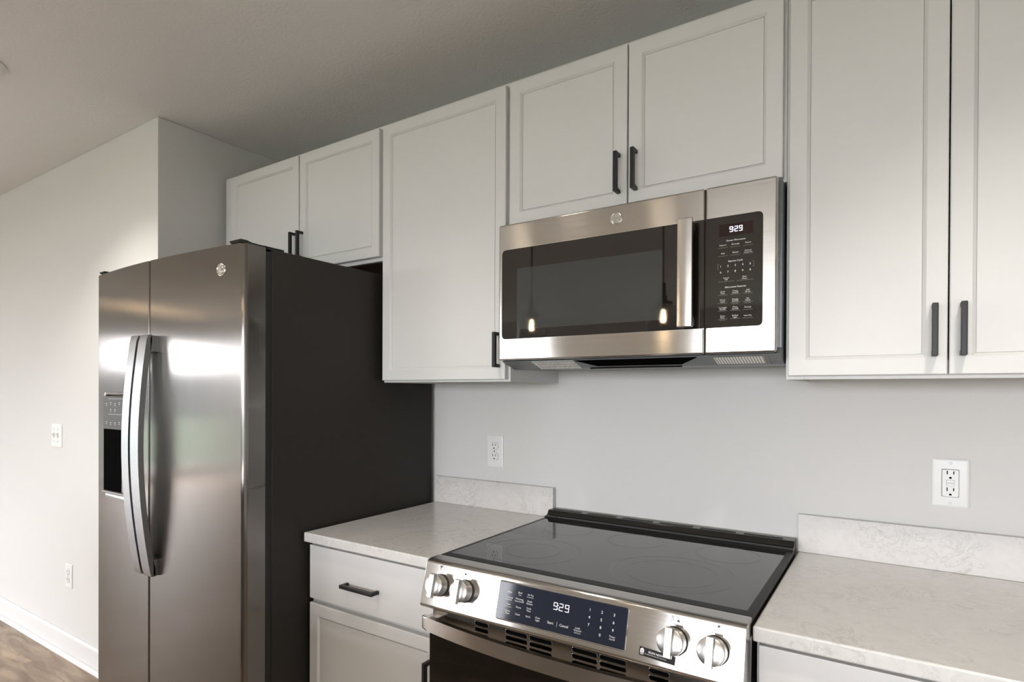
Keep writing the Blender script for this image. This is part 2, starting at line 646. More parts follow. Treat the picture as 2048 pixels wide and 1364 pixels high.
def upper_cabinet(name, label, x0, x1, z0, z1, fy=-0.31):
    t = thing(name, label, 'cabinet', ((x0 + x1) / 2, fy / 2, z0))
    c = MB()
    c.box(x0, x0 + 0.016, fy + 0.019, -0.001, z0, z1).box(x1 - 0.016, x1, fy + 0.019, -0.001, z0, z1)
    c.box(x0 + 0.016, x1 - 0.016, fy + 0.019, -0.001, z1 - 0.016, z1).box(x0 + 0.016, x1 - 0.016, -0.008, -0.001, z0 + 0.02, z1 - 0.016)
    c.build('carcass', 'cabinet', t)
    MB().box(x0 + 0.016, x1 - 0.016, fy + 0.019, -0.008, z0 + 0.010, z0 + 0.022).build('bottom_panel', 'ply', t, 'bare wood underside panel')
    f = MB()
    w_ = 0.038
    f.box(x0, x0 + w_, fy, fy + 0.019, z0, z1, 0.001).box(x1 - w_, x1, fy, fy + 0.019, z0, z1, 0.001)
    f.box(x0 + w_, x1 - w_, fy, fy + 0.019, z0, z0 + w_, 0.001).box(x0 + w_, x1 - w_, fy, fy + 0.019, z1 - w_, z1, 0.001)
    f.build('face_frame', 'cabinet', t)
    return t


YD = -0.330
ZT, ZD = 2.286, 2.272
t = upper_cabinet('wall_cabinet', 'short white two-door wall cabinet mounted above the refrigerator', -1.496, -0.5215, 1.810, ZT)
d = shaker(-1.430, -0.969, 1.823, ZD, YD, t); pull(-0.988, 1.916, YD, 0.106, d)
d = shaker(-0.963, -0.529, 1.823, ZD, YD, t); pull(-0.944, 1.916, YD, 0.106, d)
t = upper_cabinet('wall_cabinet', 'tall white single-door wall cabinet between the refrigerator and the microwave', -0.521, 0.0095, 1.379, ZT)
d = shaker(-0.5115, 0.002, 1.386, ZD, YD, t); pull(-0.020, 1.475, YD, 0.106, d)
t = upper_cabinet('wall_cabinet', 'white two-door wall cabinet directly above the microwave', 0.010, 0.7695, 1.838, ZT)
d = shaker(0.016, 0.386, 1.845, ZD, YD, t); pull(0.364, 1.931, YD, 0.106, d)
d = shaker(0.390, 0.763, 1.845, ZD, YD, t); pull(0.411, 1.931, YD, 0.106, d)
t = upper_cabinet('wall_cabinet', 'tall white two-door wall cabinet above the right counter', 0.770, 1.374, 1.379, ZT)
d = shaker(0.777, 1.0685, 1.387, ZD, YD, t); pull(1.047, 1.4765, YD, 0.106, d)
d = shaker(1.0715, 1.367, 1.387, ZD, YD, t); pull(1.093, 1.4765, YD, 0.106, d)


def base_cabinet(name, label, x0, x1, hinge_right):
    fy = -0.606
    top = 0.8835
    t = thing(name, label, 'cabinet', ((x0 + x1) / 2, fy / 2, FLOOR))
    c = MB()
    c.box(x0, x0 + 0.016, fy + 0.019, -0.003, FLOOR, top).box(x1 - 0.016, x1, fy + 0.019, -0.003, FLOOR, top)
    c.box(x0 + 0.016, x1 - 0.016, fy + 0.019, -0.003, top - 0.016, top).box(x0 + 0.016, x1 - 0.016, -0.009, -0.003, FLOOR + 0.1, top - 0.016)
    c.box(x0 + 0.016, x1 - 0.016, fy + 0.019, -0.009, FLOOR + 0.10, FLOOR + 0.116)
    c.build('carcass', 'cabinet', t)
    MB().box(x0 + 0.016, x1 - 0.016, fy + 0.08, fy + 0.095, FLOOR, FLOOR + 0.10).build('toe_kick', 'cabinet', t)
    f = MB()
    w_ = 0.038
    zb = FLOOR + 0.1
    f.box(x0, x0 + w_, fy, fy + 0.019, zb, top, 0.001).box(x1 - w_, x1, fy, fy + 0.019, zb, top, 0.001)
    for za, zc in ((zb, zb + w_), (0.682, 0.718), (top - 0.03, top)):
        f.box(x0 + w_, x1 - w_, fy, fy + 0.019, za, zc, 0.001)
    f.build('face_frame', 'cabinet', t)
    return t


YBD = -0.626
t = base_cabinet('base_cabinet', 'white base cabinet with a drawer over a door, left of the range', -0.531, -0.003, True)
dr = MB().box(-0.524, -0.008, YBD, YBD + 0.019, 0.7085, 0.8735, 0.0025).build('drawer', 'cabinet', t)
pull(-0.290, 0.781, YBD, 0.133, dr, vertical=False)
d = shaker(-0.524, -0.008, FLOOR + 0.11, 0.694, YBD, t); pull(-0.034, 0.588, YBD, 0.106, d)
t = base_cabinet('base_cabinet', 'white base cabinet under the counter to the right of the range', 0.764, 1.374, False)
dr = MB().box(0.770, 1.367, YBD, YBD + 0.019, 0.7085, 0.8735, 0.0025).build('drawer', 'cabinet', t)
pull(1.068, 0.781, YBD, 0.133, dr, vertical=False)
d = shaker(0.770, 1.067, FLOOR + 0.11, 0.694, YBD, t); pull(1.045, 0.588, YBD, 0.106, d)
d = shaker(1.070, 1.367, FLOOR + 0.11, 0.694, YBD, t); pull(1.092, 0.588, YBD, 0.106, d)

# countertops with backsplash
CT = 0.9135
t = thing('countertop', 'speckled pale quartz countertop between the refrigerator and the range', 'countertop', (-0.266, -0.32, 0.884))
MB().box(-0.531, -0.0015, -0.6435, -0.001, 0.884, CT, 0.004, 3).build('slab', 'quartz', t)
MB().box(-0.531, 0.000, -0.0205, -0.0005, CT + 0.0002, 1.016, 0.0015).build('backsplash', 'quartz', t)
t = thing('countertop', 'speckled pale quartz countertop to the right of the range, running out of frame', 'countertop', (1.2, -0.32, 0.884))
MB().box(0.7625, 2.20, -0.6435, -0.001, 0.884, CT, 0.004, 3).build('slab', 'quartz', t)
MB().box(0.7625, 2.20, -0.0205, -0.0005, CT + 0.0002, 1.016, 0.0015).build('backsplash', 'quartz', t)


# ------------------------------------------------------------------ emblem (round badge with a flowing two-letter monogram)
def emblem(c, n, u, v, rad, parent):
    c, n, u, v = Vector(c), Vector(n).normalized(), Vector(u), Vector(v)
    mb = MB().lathe([(0, 0.0012), (rad * 0.80, 0.0012), (rad * 0.82, 0.0018), (rad * 0.9, 0.0024), (rad * 0.98, 0.0018), (rad, 0.0), (rad, -0.001)], c, n, 40)
    def P(a, b):
        return c + u * (a * rad) + v * (b * rad) + n * 0.0016
    def curve(pts):
        out = []
        k = len(pts)
        for i in range(k - 1):
            p0, p1, p2, p3 = (pts[max(0, min(k - 1, i + j))] for j in (-1, 0, 1, 2))
            for s_ in range(5):
                q = s_ / 5
                out.append(tuple(0.5 * (2 * p1[e] + (p2[e] - p0[e]) * q + (2 * p0[e] - 5 * p1[e] + 4 * p2[e] - p3[e]) * q * q + (3 * p1[e] - p0[e] - 3 * p2[e] + p3[e]) * q ** 3) for e in (0, 1)))
        out.append(pts[-1])
        mb.tube([P(*q) for q in out], rad * 0.045, 6)
    curve([(-.08, .30), (-.22, .42), (-.40, .30), (-.44, .05), (-.34, -.14), (-.20, -.05), (-.12, .18), (-.10, -.05), (-.14, -.34), (-.28, -.44), (-.40, -.34), (-.30, -.22), (-.08, -.20), (.05, -.10)])
    curve([(.42, .26), (.34, .42), (.18, .40), (.12, .24), (.22, .12), (.32, .06), (.14, .02), (.04, -.18), (.12, -.38), (.30, -.44), (.46, -.28)])
    for k in range(4):
        a = math.radians(45 + 90 * k)
        ca, sa = math.cos(a), math.sin(a)
        def rot(q):
            return (q[0] * ca - q[1] * sa, q[0] * sa + q[1] * ca)
        curve([rot(q) for q in ((.70, -.42), (.72, -.15), (.66, .10), (.56, .08), (.58, -.02))])
    return mb.build('emblem', 'chrome', parent, 'small round metal badge with curling script letters')


# ------------------------------------------------------------------ refrigerator
FX0, FX1, FTOP = -1.453, -0.545, 1.766
fr = thing('refrigerator', 'stainless steel side-by-side refrigerator with charcoal sides and a door dispenser', 'refrigerator', ((FX0 + FX1) / 2, -0.4, FLOOR))
MB().box(FX0 + 0.002, FX1, -0.745, -0.022, FLOOR + 0.02, FTOP - 0.001, 0.004).build('case', 'charcoal', fr, 'charcoal painted cabinet body')
MB().box(FX0 + 0.012, FX1 - 0.004, -0.768, -0.745, FLOOR + 0.08, FTOP - 0.010).build('gasket', 'gasket', fr)
MB().box(FX0 + 0.01, FX1 - 0.01, -0.79, -0.745, FLOOR + 0.004, FLOOR + 0.075, 0.004).build('toe_grille', 'grey_plastic', fr)
FXC = (FX0 + FX1) / 2


def bow(x):
    k = (x - FXC) / ((FX1 - FX0) / 2)
    return -0.836 - 0.026 * (1 - k * k)


def door_profile(x0, x1, rl, rr_, yb=-0.766):
    pts = [(x0, yb)]
    def corner(xc, r, left):
        y = bow(xc)
        for k in range(6):
            a = math.radians(90 * k / 5)
            if left:
                pts.append((xc - r * math.cos(a), y + r - r * math.sin(a)))
            else:
                pts.append((xc + r * math.sin(a), y + r - r * math.cos(a)))
    corner(x0 + rl, rl, True)
    n = 28
    for k in range(1, n):
        x = x0 + rl + (x1 - rr_ - x0 - rl) * k / n
        pts.append((x, bow(x)))
    corner(x1 - rr_, rr_, False)
    pts.append((x1, yb))
    return pts


SEAM = -1.022
DZ0, DZ1 = FLOOR + 0.085, FTOP
dl = MB().prism(door_profile(FX0, SEAM - 0.003, 0.014, 0.004), 2, DZ0, DZ1, 0.0015, 1).build('freezer_door', 'steel_h', fr)
drr = MB().prism(door_profile(SEAM + 0.003, FX1, 0.004, 0.014), 2, DZ0, DZ1, 0.0015, 1).build('fridge_door', 'steel_h', fr)


def bow_handle(x0, x1, parent):
    za, zb = 0.757, 1.524
    n = 40
    front, back = [], []
    for k in range(n + 1):
        s_ = k / n
        z = za + (zb - za) * s_
        y = -0.882 - 0.012 * s_ - 0.034 * math.sin(math.pi * s_) ** 0.9
        front.append((y, z)); back.append((y + 0.017, z))
    mb = MB().prism(front + back[::-1], 0, x0, x1, 0.004, 2)
    for (z0, z1) in ((zb - 0.055, zb - 0.002), (za + 0.002, za + 0.055)):
        ym = bow((x0 + x1) / 2)
        mb.box(x0 + 0.003, x1 + 0.0, -0.878 if z0 < 1 else -0.888, ym + 0.001, z0, z1, 0.003)
    return mb.build('handle', 'steel_handle', parent, 'long bowed grey steel bar handle')


bow_handle(-1.074, -1.030, dl)
bow_handle(-1.016, -0.966, drr)
emblem((-0.641, bow(-0.641), 1.698), (0.12, -1, 0), (1, 0, 0), (0, 0, 1), 0.0185, drr)

# dispenser on the freezer door
DX0, DX1, DZa, DZb = -1.372, -1.120, 0.962, 1.342
yc = bow(-1.25)
mb = MB()
outer = rrect(DX0, DX1, DZa, DZb, 0.022)
inner = rrect(DX0 + 0.016, DX1 - 0.016, DZa + 0.030, DZb - 0.016, 0.010)
n = len(outer)
vs = [(p[0], bow(p[0]) + 0.002, p[1]) for p in outer] + [(p[0] * 0.94 + q[0] * 0.06, bow(p[0]) - 0.006, p[1] * 0.94 + q[1] * 0.06) for p, q in zip(outer, inner)] + \
     [(p[0] * 0.5 + q[0] * 0.5, bow(p[0]) - 0.007, p[1] * 0.5 + q[1] * 0.5) for p, q in zip(outer, inner)] + [(q[0], yc + 0.001, q[1]) for q in inner]
fs = []
for r_ in range(3):
    fs += [(r_ * n + i, r_ * n + (i + 1) % n, (r_ + 1) * n + (i + 1) % n, (r_ + 1) * n + i) for i in range(n)]
mb.add(vs, fs)
disp = mb.build('dispenser', 'steel_h', dl, 'stainless framed ice and water dispenser')
MB().prism(rrect(DX0 + 0.015, DX1 - 0.015, 1.212, DZb - 0.015, (0, 0, 0.010, 0.010)), 1, yc - 0.003, yc + 0.001).build('dispenser_panel', 'panel_grey', dl, 'grey dispenser control panel with white icons')
MB().prism(rrect(DX0 + 0.015, DX1 - 0.015, DZa + 0.028, 1.2115, (0.010, 0.010, 0, 0)), 1, yc - 0.0016, yc + 0.001).build('dispenser_recess', 'hole', dl, 'black dispenser recess')
MB().box(DX0 + 0.02, DX1 - 0.02, yc - 0.012, yc + 0.0, DZa + 0.024, DZa + 0.034, 0.003).build('drip_tray', 'grey_plastic', dl)
L = Lettering((DX0, yc - 0.003, 1.212), (1, 0, 0), (0, 0, 1), (0, -1, 0))
for a, b2 in ((0.040, 0.088), (0.072, 0.092), (0.104, 0.088), (0.136, 0.092), (0.072, 0.068), (0.104, 0.068), (0.040, 0.024), (0.072, 0.022), (0.104, 0.022), (0.136, 0.024)):
    L.bar(a - 0.005, a + 0.005, b2, b2 + 0.0016)
    L.bar(a - 0.0035, a + 0.0035, b2 - 0.006, b2 - 0.0045)
L.bar(0.055, 0.19, 0.106, 0.1068).bar(0.055, 0.19, 0.052, 0.0528)
L.build('panel_icons', 'print', dl)
for x0, x1, par in ((FX1 - 0.085, FX1 - 0.006, drr), (FX0 + 0.01, FX0 + 0.07, dl)):
    mb = MB()
    mb.prism([(-0.842, FTOP + 0.001), (-0.848, FTOP + 0.007), (-0.842, FTOP + 0.010), (-0.822, FTOP + 0.010), (-0.808, FTOP + 0.005), (-0.775, FTOP + 0.005), (-0.748, FTOP + 0.004), (-0.735, FTOP - 0.001), (-0.735, FTOP - 0.003), (-0.766, FTOP - 0.003), (-0.766, FTOP + 0.0005)],
             0, x0 + 0.03, x1, 0.001, 1)
    mb.box(x0 + 0.02, x1, -0.772, -0.700, FTOP - 0.0005, FTOP + 0.006, 0.002)
    mb.build('hinge_cover', 'gasket', fr, 'black hinge on top of the door')

# ------------------------------------------------------------------ microwave
mw = thing('microwave', 'stainless steel over-the-range microwave mounted above the cooktop', 'microwave', (0.386, -0.2, 1.42))
MX0, MX1, MZ0, MZ1, MYF = 0.0135, 0.7605, 1.4395, 1.8335, -0.383
body = [(-0.012, 1.8345), (-0.345, 1.8345), (-0.345, 1.452), (-0.366, 1.4365), (-0.300, 1.416), (-0.012, 1.421)]
MB().prism(body, 0, MX0 + 0.002, MX1 + 0.005, 0.001, 1).build('case', 'under', mw, 'dark grey metal case')
SPL = 0.6035
dm = MB().box(MX0, SPL - 0.0012, MYF, -0.3455, MZ0, MZ1, 0.005, 3).build('door', 'steel_v', mw)
cp = MB().box(SPL + 0.0012, MX1, MYF, -0.3455, MZ0, MZ1, 0.005, 3).build('control_panel', 'steel_v', mw)
MB().box(SPL - 0.0012, SPL + 0.0012, MYF + 0.004, -0.346, MZ0 + 0.003, MZ1 - 0.003).build('seam', 'gasket', mw)
GZ0, GZ1 = 1.5005, 1.7590
MB().prism(rrect(0.0265, SPL - 0.0012, GZ0, GZ1, (0.012, 0, 0, 0.012)), 1, MYF - 0.0012, MYF + 0.002, 0.0004, 1).build('window', 'black_glass', dm, 'black glass door window')
MB().prism(rrect(SPL + 0.0012, 0.7315, GZ0, GZ1, (0, 0.010, 0.010, 0)), 1, MYF - 0.0012, MYF + 0.002, 0.0004, 1).build('control_glass', 'black_glass', cp, 'black glass control face')
mb = MB()
ring_band(mb, rrect(0.0255, SPL - 0.0012, GZ0 - 0.001, GZ1 + 0.001, (0.013, 0, 0, 0.013)), rrect(0.0268, SPL - 0.0016, GZ0 + 0.0004, GZ1 - 0.0004, (0.012, 0, 0, 0.012)), lambda p: (p[0], MYF - 0.0008, p[1]))
mb.build('window_bezel', 'chrome', dm)
MB().prism(rrect(0.078, 0.502, 1.5275, 1.7010, 0.004), 1, MYF - 0.0016, MYF - 0.001).build('window_screen', 'screen', dm, 'grey perforated screen behind the glass')
# handle: flat vertical bar
mb = MB().box(0.5475, 0.5835, MYF - 0.036, MYF - 0.024, 1.5030, 1.7610, 0.003, 2)
mb.box(0.553, 0.578, MYF - 0.025, MYF - 0.001, 1.735, 1.756, 0.002).box(0.553, 0.578, MYF - 0.025, MYF - 0.001, 1.508, 1.529, 0.002)
mb.build('handle', 'steel_v', dm, 'flat vertical stainless handle')
emblem((0.3795, MYF, 1.798), (0, -1, 0), (1, 0, 0), (0, 0, 1), 0.0158, dm)
yg = MYF - 0.0012
MB().prism(rrect(0.6360, 0.7105, 1.7125, 1.7405, 0.001), 1, yg - 0.0003, yg).build('clock_window', 'clock_glass', cp)
L = Lettering((0, yg, 0), (1, 0, 0), (0, 0, 1), (0, -1, 0), 0.0008)
L.seg7('9', 0.6595, 1.7205, 0.0075, 0.0125, 0.0015).seg7('2', 0.6705, 1.7205, 0.0075, 0.0125, 0.0015).seg7('9', 0.6805, 1.7205, 0.0075, 0.0125, 0.0015)
L.bar(0.6679, 0.6692, 1.7235, 1.7249).bar(0.6679, 0.6692, 1.7285, 1.7299)
L.build('clock_digits', 'digit', cp, 'lit white clock reading 9:29')
L = Lettering((0, yg, 0), (1, 0, 0), (0, 0, 1), (0, -1, 0), 0.0004)
xs = (0.6450, 0.6728, 0.7003)
s1, s2 = 0.0047, 0.0040
L.text('Sensor Microwave', 0.6735, 1.7013, 0.0056, bold=0.00004)
for k, tx in enumerate(('Popcorn', 'Beverage', 'Potato')):
    L.text(tx, xs[k], 1.6920, s1)
for k, tx in enumerate(('Melt', 'Reheat', 'Defrost')):
    L.text(tx, xs[k], 1.6727 + (0.0012 if k == 2 else 0), s1)
L.text('Weight/Time', xs[2], 1.6697, 0.0034)
L.text('Express Cook', 0.6729, 1.6533, 0.0056, bold=0.00004)
for k in range(5):
    x = 0.6402 + 0.0162 * k
    L.text('12345'[k], x, 1.6427, 0.0064, bold=0.00005)
    L.text('67890'[k], x, 1.6290, 0.0064, bold=0.00005)
for a, b2, tx in ((0.6526, 1.6152, 'Cancel'), (0.6526, 1.6109, 'Off'), (0.6930, 1.6148, 'Start'), (0.6930, 1.6105, 'Pause')):
    L.text(tx, a, b2, s1)
L.text('Microwave Features', 0.6730, 1.5933, 0.0056, bold=0.00004)
rows = [(1.5837, ('Cook', 'Timer', 'Add'), ('Time', 'On/Off', '30 Sec')), (1.5643, ('Power', 'Display', 'Set'), ('Level', 'On/Off', 'Clock')),
        (1.5463, ('Turntable', 'Mute', 'Settings'), ('On/Off', 'On/Off', '')), (1.5269, ('Reset', 'Surface', 'Vent Fan'), ('Filter', 'Light', ''))]
for z, A, B in rows:
    for k in range(3):
        if B[k]:
            L.text(A[k], xs[k], z + 0.0001, s1).text(B[k], xs[k], z - 0.0042, s1)
        else:
            L.text(A[k], xs[k], z - 0.0018, s1)
L.build('panel_lettering', 'print', cp, 'white printed keypad words and numbers')
L = Lettering((0, yg, 0), (1, 0, 0), (0, 0, 1), (0, -1, 0), 0.0004)
MWP = ((0, yg, 0), (1, 0, 0), (0, 0, 1), (0, -1, 0), 0.0004)
for x in xs:
    for zs in ((1.6855, 1.6665), (1.5757, 1.5565, 1.5385, 1.5195)):
        L = Lettering(*MWP)
        for z in zs:
            L.bar(x - 0.0108, x + 0.0108, z, z + 0.0005)
        L.build('key_rules', 'dim_print', cp)
for x in (0.6345, 0.6755):
    Lettering(*MWP).bar(x, x + 0.0361, 1.6066, 1.6071).build('key_rules', 'dim_print', cp)
for x, sg in ((0.6335, 1), (0.7125, -1)):
    L = Lettering(*MWP)
    L.bar(x - 0.0002, x + 0.0003, 1.6365, 1.6485)
    L.bar(min(x, x + sg * 0.003), max(x, x + sg * 0.003), 1.6482, 1.6486).bar(min(x, x + sg * 0.003), max(x, x + sg * 0.003), 1.6364, 1.6368)
    L.build('key_bracket', 'dim_print', cp)
for x, z in ((xs[1], 1.5540), (xs[2], 1.5540), (xs[0], 1.5170)):
    Lettering(*MWP).text('Hold 3 Sec', x, z, 0.0031).build('hold_note', 'dim_print', cp)


# underside: sloping face runs from (y -.366, z 1.4365) to (y -.300, z 1.416)
def U(x, s_, lift=0.0006):
    nrm = Vector((0, -0.0205, -0.066)).normalized()
    return Vector((x, -0.366 + 0.066 * s_, 1.4365 - 0.0205 * s_)) + nrm * lift


def under_plate(name, mat, xa, xb, sa, sb, inset=0.0, lift=0.0012, label=None):
    mb = MB()
    lo = [U(xa, sa, 0), U(xb, sa, 0), U(xb - inset, sb, 0), U(xa + inset, sb, 0)]
    hi = [U(xa, sa, lift), U(xb, sa, lift), U(xb - inset, sb, lift), U(xa + inset, sb, lift)]
    mb.add(lo + hi, [(4, 5, 6, 7), (0, 1, 5, 4), (1, 2, 6, 5), (2, 3, 7, 6), (3, 0, 4, 7)])
    return mb.build(name, mat, mw, label)


under_plate('grease_filter', 'filter', 0.118, 0.240, 0.12, 0.92, 0.0, 0.0015, 'metal mesh grease filter')
under_plate('filter_frame', 'steel_plain', 0.113, 0.245, 0.05, 0.97, 0.0, 0.0008)
under_plate('light_lens', 'ribs', 0.618, 0.728, 0.18, 0.82, 0.0, 0.0015, 'ribbed task light lens')
under_plate('lens_frame', 'grey_plastic', 0.606, 0.738, 0.10, 0.95, 0.0, 0.0008)
under_plate('intake_recess', 'hole', 0.250, 0.580, 0.10, 0.78, 0.05, 0.0010, 'black tapered intake recess')
mb = MB()
mb.tube([U(0.275, 0.86, 0.004), U(0.35, 0.80, 0.005), U(0.45, 0.80, 0.005), U(0.530, 0.86, 0.004)], 0.0025, 8)
mb.build('recess_lip', 'black_gloss', mw)

# ------------------------------------------------------------------ range
rg = thing('range', 'stainless slide-in electric range with a black glass cooktop', 'range', (0.381, -0.33, FLOOR))
RX0, RX1 = 0.0030, 0.7590
MB().box(RX0 + 0.003, RX1 - 0.003, -0.640, -0.022, FLOOR + 0.03, 0.912, 0.002).build('body', 'charcoal', rg, 'dark painted range body')
MB().box(RX0 + 0.03, RX1 - 0.03, -0.60, -0.06, FLOOR + 0.0, FLOOR + 0.03).build('plinth', 'gasket', rg)
MB().box(RX0 - 0.001, RX1 + 0.001, -0.634, -0.024, 0.912, 0.9265, 0.003).build('cooktop_frame', 'black_satin', rg, 'black cooktop rim')
gl = MB().box(0.016, 0.746, -0.606, -0.080, 0.9200, 0.9268).build('cooktop', 'cook_glass', rg, 'smooth black glass cooktop')
for cx, cy, rs in ((0.1835, -0.466, (0.126, 0.073)), (0.550, -0.4525, (0.141, 0.104)), (0.3725, -0.213, (0.078,)), (0.6225, -0.215, (0.080,)), (0.150, -0.195, (0.076,))):
    mb = MB()
    for r in rs:
        k = 96
        mb.add([(cx + r * math.cos(2 * math.pi * i / k), cy + r * math.sin(2 * math.pi * i / k), 0.92698) for i in range(k)] +
               [(cx + (r - 0.0012) * math.cos(2 * math.pi * i / k), cy + (r - 0.0012) * math.sin(2 * math.pi * i / k), 0.92698) for i in range(k)],
               [(i, (i + 1) % k, (i + 1) % k + k, i + k) for i in range(k)])
    mb.build('burner_ring', 'ring', gl, 'thin grey printed burner circles')
# rear vent trim
tr = MB().prism([(-0.022, 0.9265), (-0.086, 0.9265), (-0.086, 0.9310), (-0.070, 0.9345), (-0.064, 0.9345), (-0.058, 0.9470), (-0.054, 0.9485), (-0.022, 0.9485)], 0, RX0, RX1, 0.001, 1).build('rear_trim', 'black_gloss', rg, 'black raised vent trim along the wall')
for k in range(6):
    x0 = 0.020 + 0.1215 * k
    MB().box(x0, x0 + 0.100, -0.0500, -0.0455, 0.9480, 0.9489).box(x0, x0 + 0.100, -0.0390, -0.0345, 0.9480, 0.9489).build('vent_slot', 'hole', tr)

# control panel: steel profile, sloping face from A (top) to B (bottom)
A = Vector((0, -0.684, 0.921)); B = Vector((0, -0.711, 0.822))
VD = (B - A).normalized(); PN = Vector((0, VD.z, -VD.y))
prof = [(-0.634, 0.9130), (-0.634, 0.9262), (-0.640, 0.9268), (-0.670, 0.9258), (-0.679, 0.9248), (-0.6835, 0.9215), (A.y - 0.0006, A.z - 0.004), (B.y, B.z + 0.001), (B.y + 0.001, B.z - 0.004), (B.y + 0.006, B.z - 0.008), (-0.668, 0.800), (-0.640, 0.800)]
pn = MB().prism(prof, 0, RX0 - 0.001, RX1 + 0.001, 0.0012, 1).build('control_panel', 'steel_v', rg, 'sloping stainless control panel')


def pp(u, d, lift=0.0):
    """point on the control face: u along x, d down the slope"""
    return A + Vector((u, 0, 0)) + VD * d + PN * lift


def panel_plate(name, mat, outline, lift, parent, label=None, base=-0.0008):
    mb = MB()
    n = len(outline)
    mb.add([pp(a, d_, base) for a, d_ in outline] + [pp(a, d_, lift) for a, d_ in outline],
           [tuple(range(n, 2 * n))] + [(i, (i + 1) % n, (i + 1) % n + n, i + n) for i in range(n)])
    return mb.build(name, mat, parent, label)


dsp = panel_plate('display', 'navy_glass', rrect(0.2290, 0.5365, 0.0095, 0.0895, 0.003), 0.0006, pn, 'dark glass touch display')
mb = MB()
o1, o2, o3 = (rrect(0.2290 - e, 0.5365 + e, 0.0095 - e, 0.0895 + e, 0.003 + e) for e in (0.0, 0.0012, 0.0032))
n = len(o1)
mb.add([pp(*q, 0.0006) for q in o1] + [pp(*q, 0.0018) for q in o2] + [pp(*q, -0.0004) for q in o3],
       [(i, (i + 1) % n, (i + 1) % n + n, i + n) for i in range(n)] + [(n + i, n + (i + 1) % n, (i + 1) % n + 2 * n, i + 2 * n) for i in range(n)])
mb.build('display_bezel', 'chrome', pn, 'bright metal rim of the display')
PL = dict(org=tuple(A + PN * 0.0006), u=(1, 0, 0), v=tuple(-VD), n=tuple(PN))
L = Lettering(**PL)
sa, sb = 0.0054, 0.0034
c1, c2, c3 = 0.2567, 0.2837, 0.3105
KEYS = {}
for a, d_, tx, s_ in ((c1, .0285, 'Bake', sa), (c2, .0260, 'Broil', sa), (c2, .0310, 'Hi/Lo', sb), (c3, .0260, 'Air Fry', sa), (c3, .0310, 'No Preheat', sb),
                      (c1, .0402, 'Convect', sa), (c1, .0450, 'Bake/Roast', sb), (c2, .0395, 'Warming', sa), (c2, .0446, 'Zone On/Off', 0.0043), (c3, .0395, 'Fresh', sa), (c3, .0446, 'Reheat', sa),
                      (c1, .0550, 'Pizza', sa), (c1, .0600, 'No Preheat', sb), (c2, .0573, 'Warm', sa), (c3, .0545, 'Cook', sa), (c3, .0596, 'Time', sa),
                      (c1, .0692, 'Steam', sa), (c1, .0743, 'Clean', sa), (c2, .0722, 'Clock', sa), (c3, .0718, 'Wi-Fi', sa), (.3351, .0692, 'Oven', sa), (.3351, .0743, 'Light', sa),
                      (.3669, .0725, 'Start', .0076), (.3995, .0725, 'Cancel', .0076), (.4320, .0697, 'Lock', sa), (.4320, .0746, 'Control', sa), (.4320, .0795, 'Hold 3 Sec', sb),
                      (.5087, .0701, 'Timer', sa), (.5087, .0752, 'On/Off', 0.0042)):
    key = 'lock_key' if tx in ('Lock', 'Control', 'Hold 3 Sec') else 'timer_key' if a > 0.5 else 'start_cancel_keys' if tx in ('Start', 'Cancel') else 'mode_keys'
    KEYS.setdefault(key, Lettering(**PL)).text(tx, a, -d_, s_)
KEYS['start_cancel_keys'].bar(0.3826, 0.3831, -0.0775, -0.0675)
for key in KEYS:
    KEYS[key].build(key, 'print', pn)
for r_, row in enumerate(('123', '456', '789')):
    for k, ch in enumerate(row):
        Lettering(**PL).text(ch, 0.4550 + 0.0269 * k, -(0.0281 + 0.0149 * r_), 0.0080, bold=0.00006).build('number_key', 'print', pn)
Lettering(**PL).text('0', 0.4819, -0.0725, 0.0080, bold=0.00006).build('number_key', 'print', pn)
L = Lettering(**PL)
L.seg7('9', 0.3700, -0.0440, 0.0095, 0.0150, 0.0013).seg7('2', 0.3835, -0.0440, 0.0095, 0.0150, 0.0013).seg7('9', 0.3975, -0.0440, 0.0095, 0.0150, 0.0013)
L.bar(0.3808, 0.3820, -0.0418, -0.0405).bar(0.3808, 0.3820, -0.0345, -0.0332)
L.build('clock_digits', 'digit_dim', pn, 'lit white clock reading 9:29')


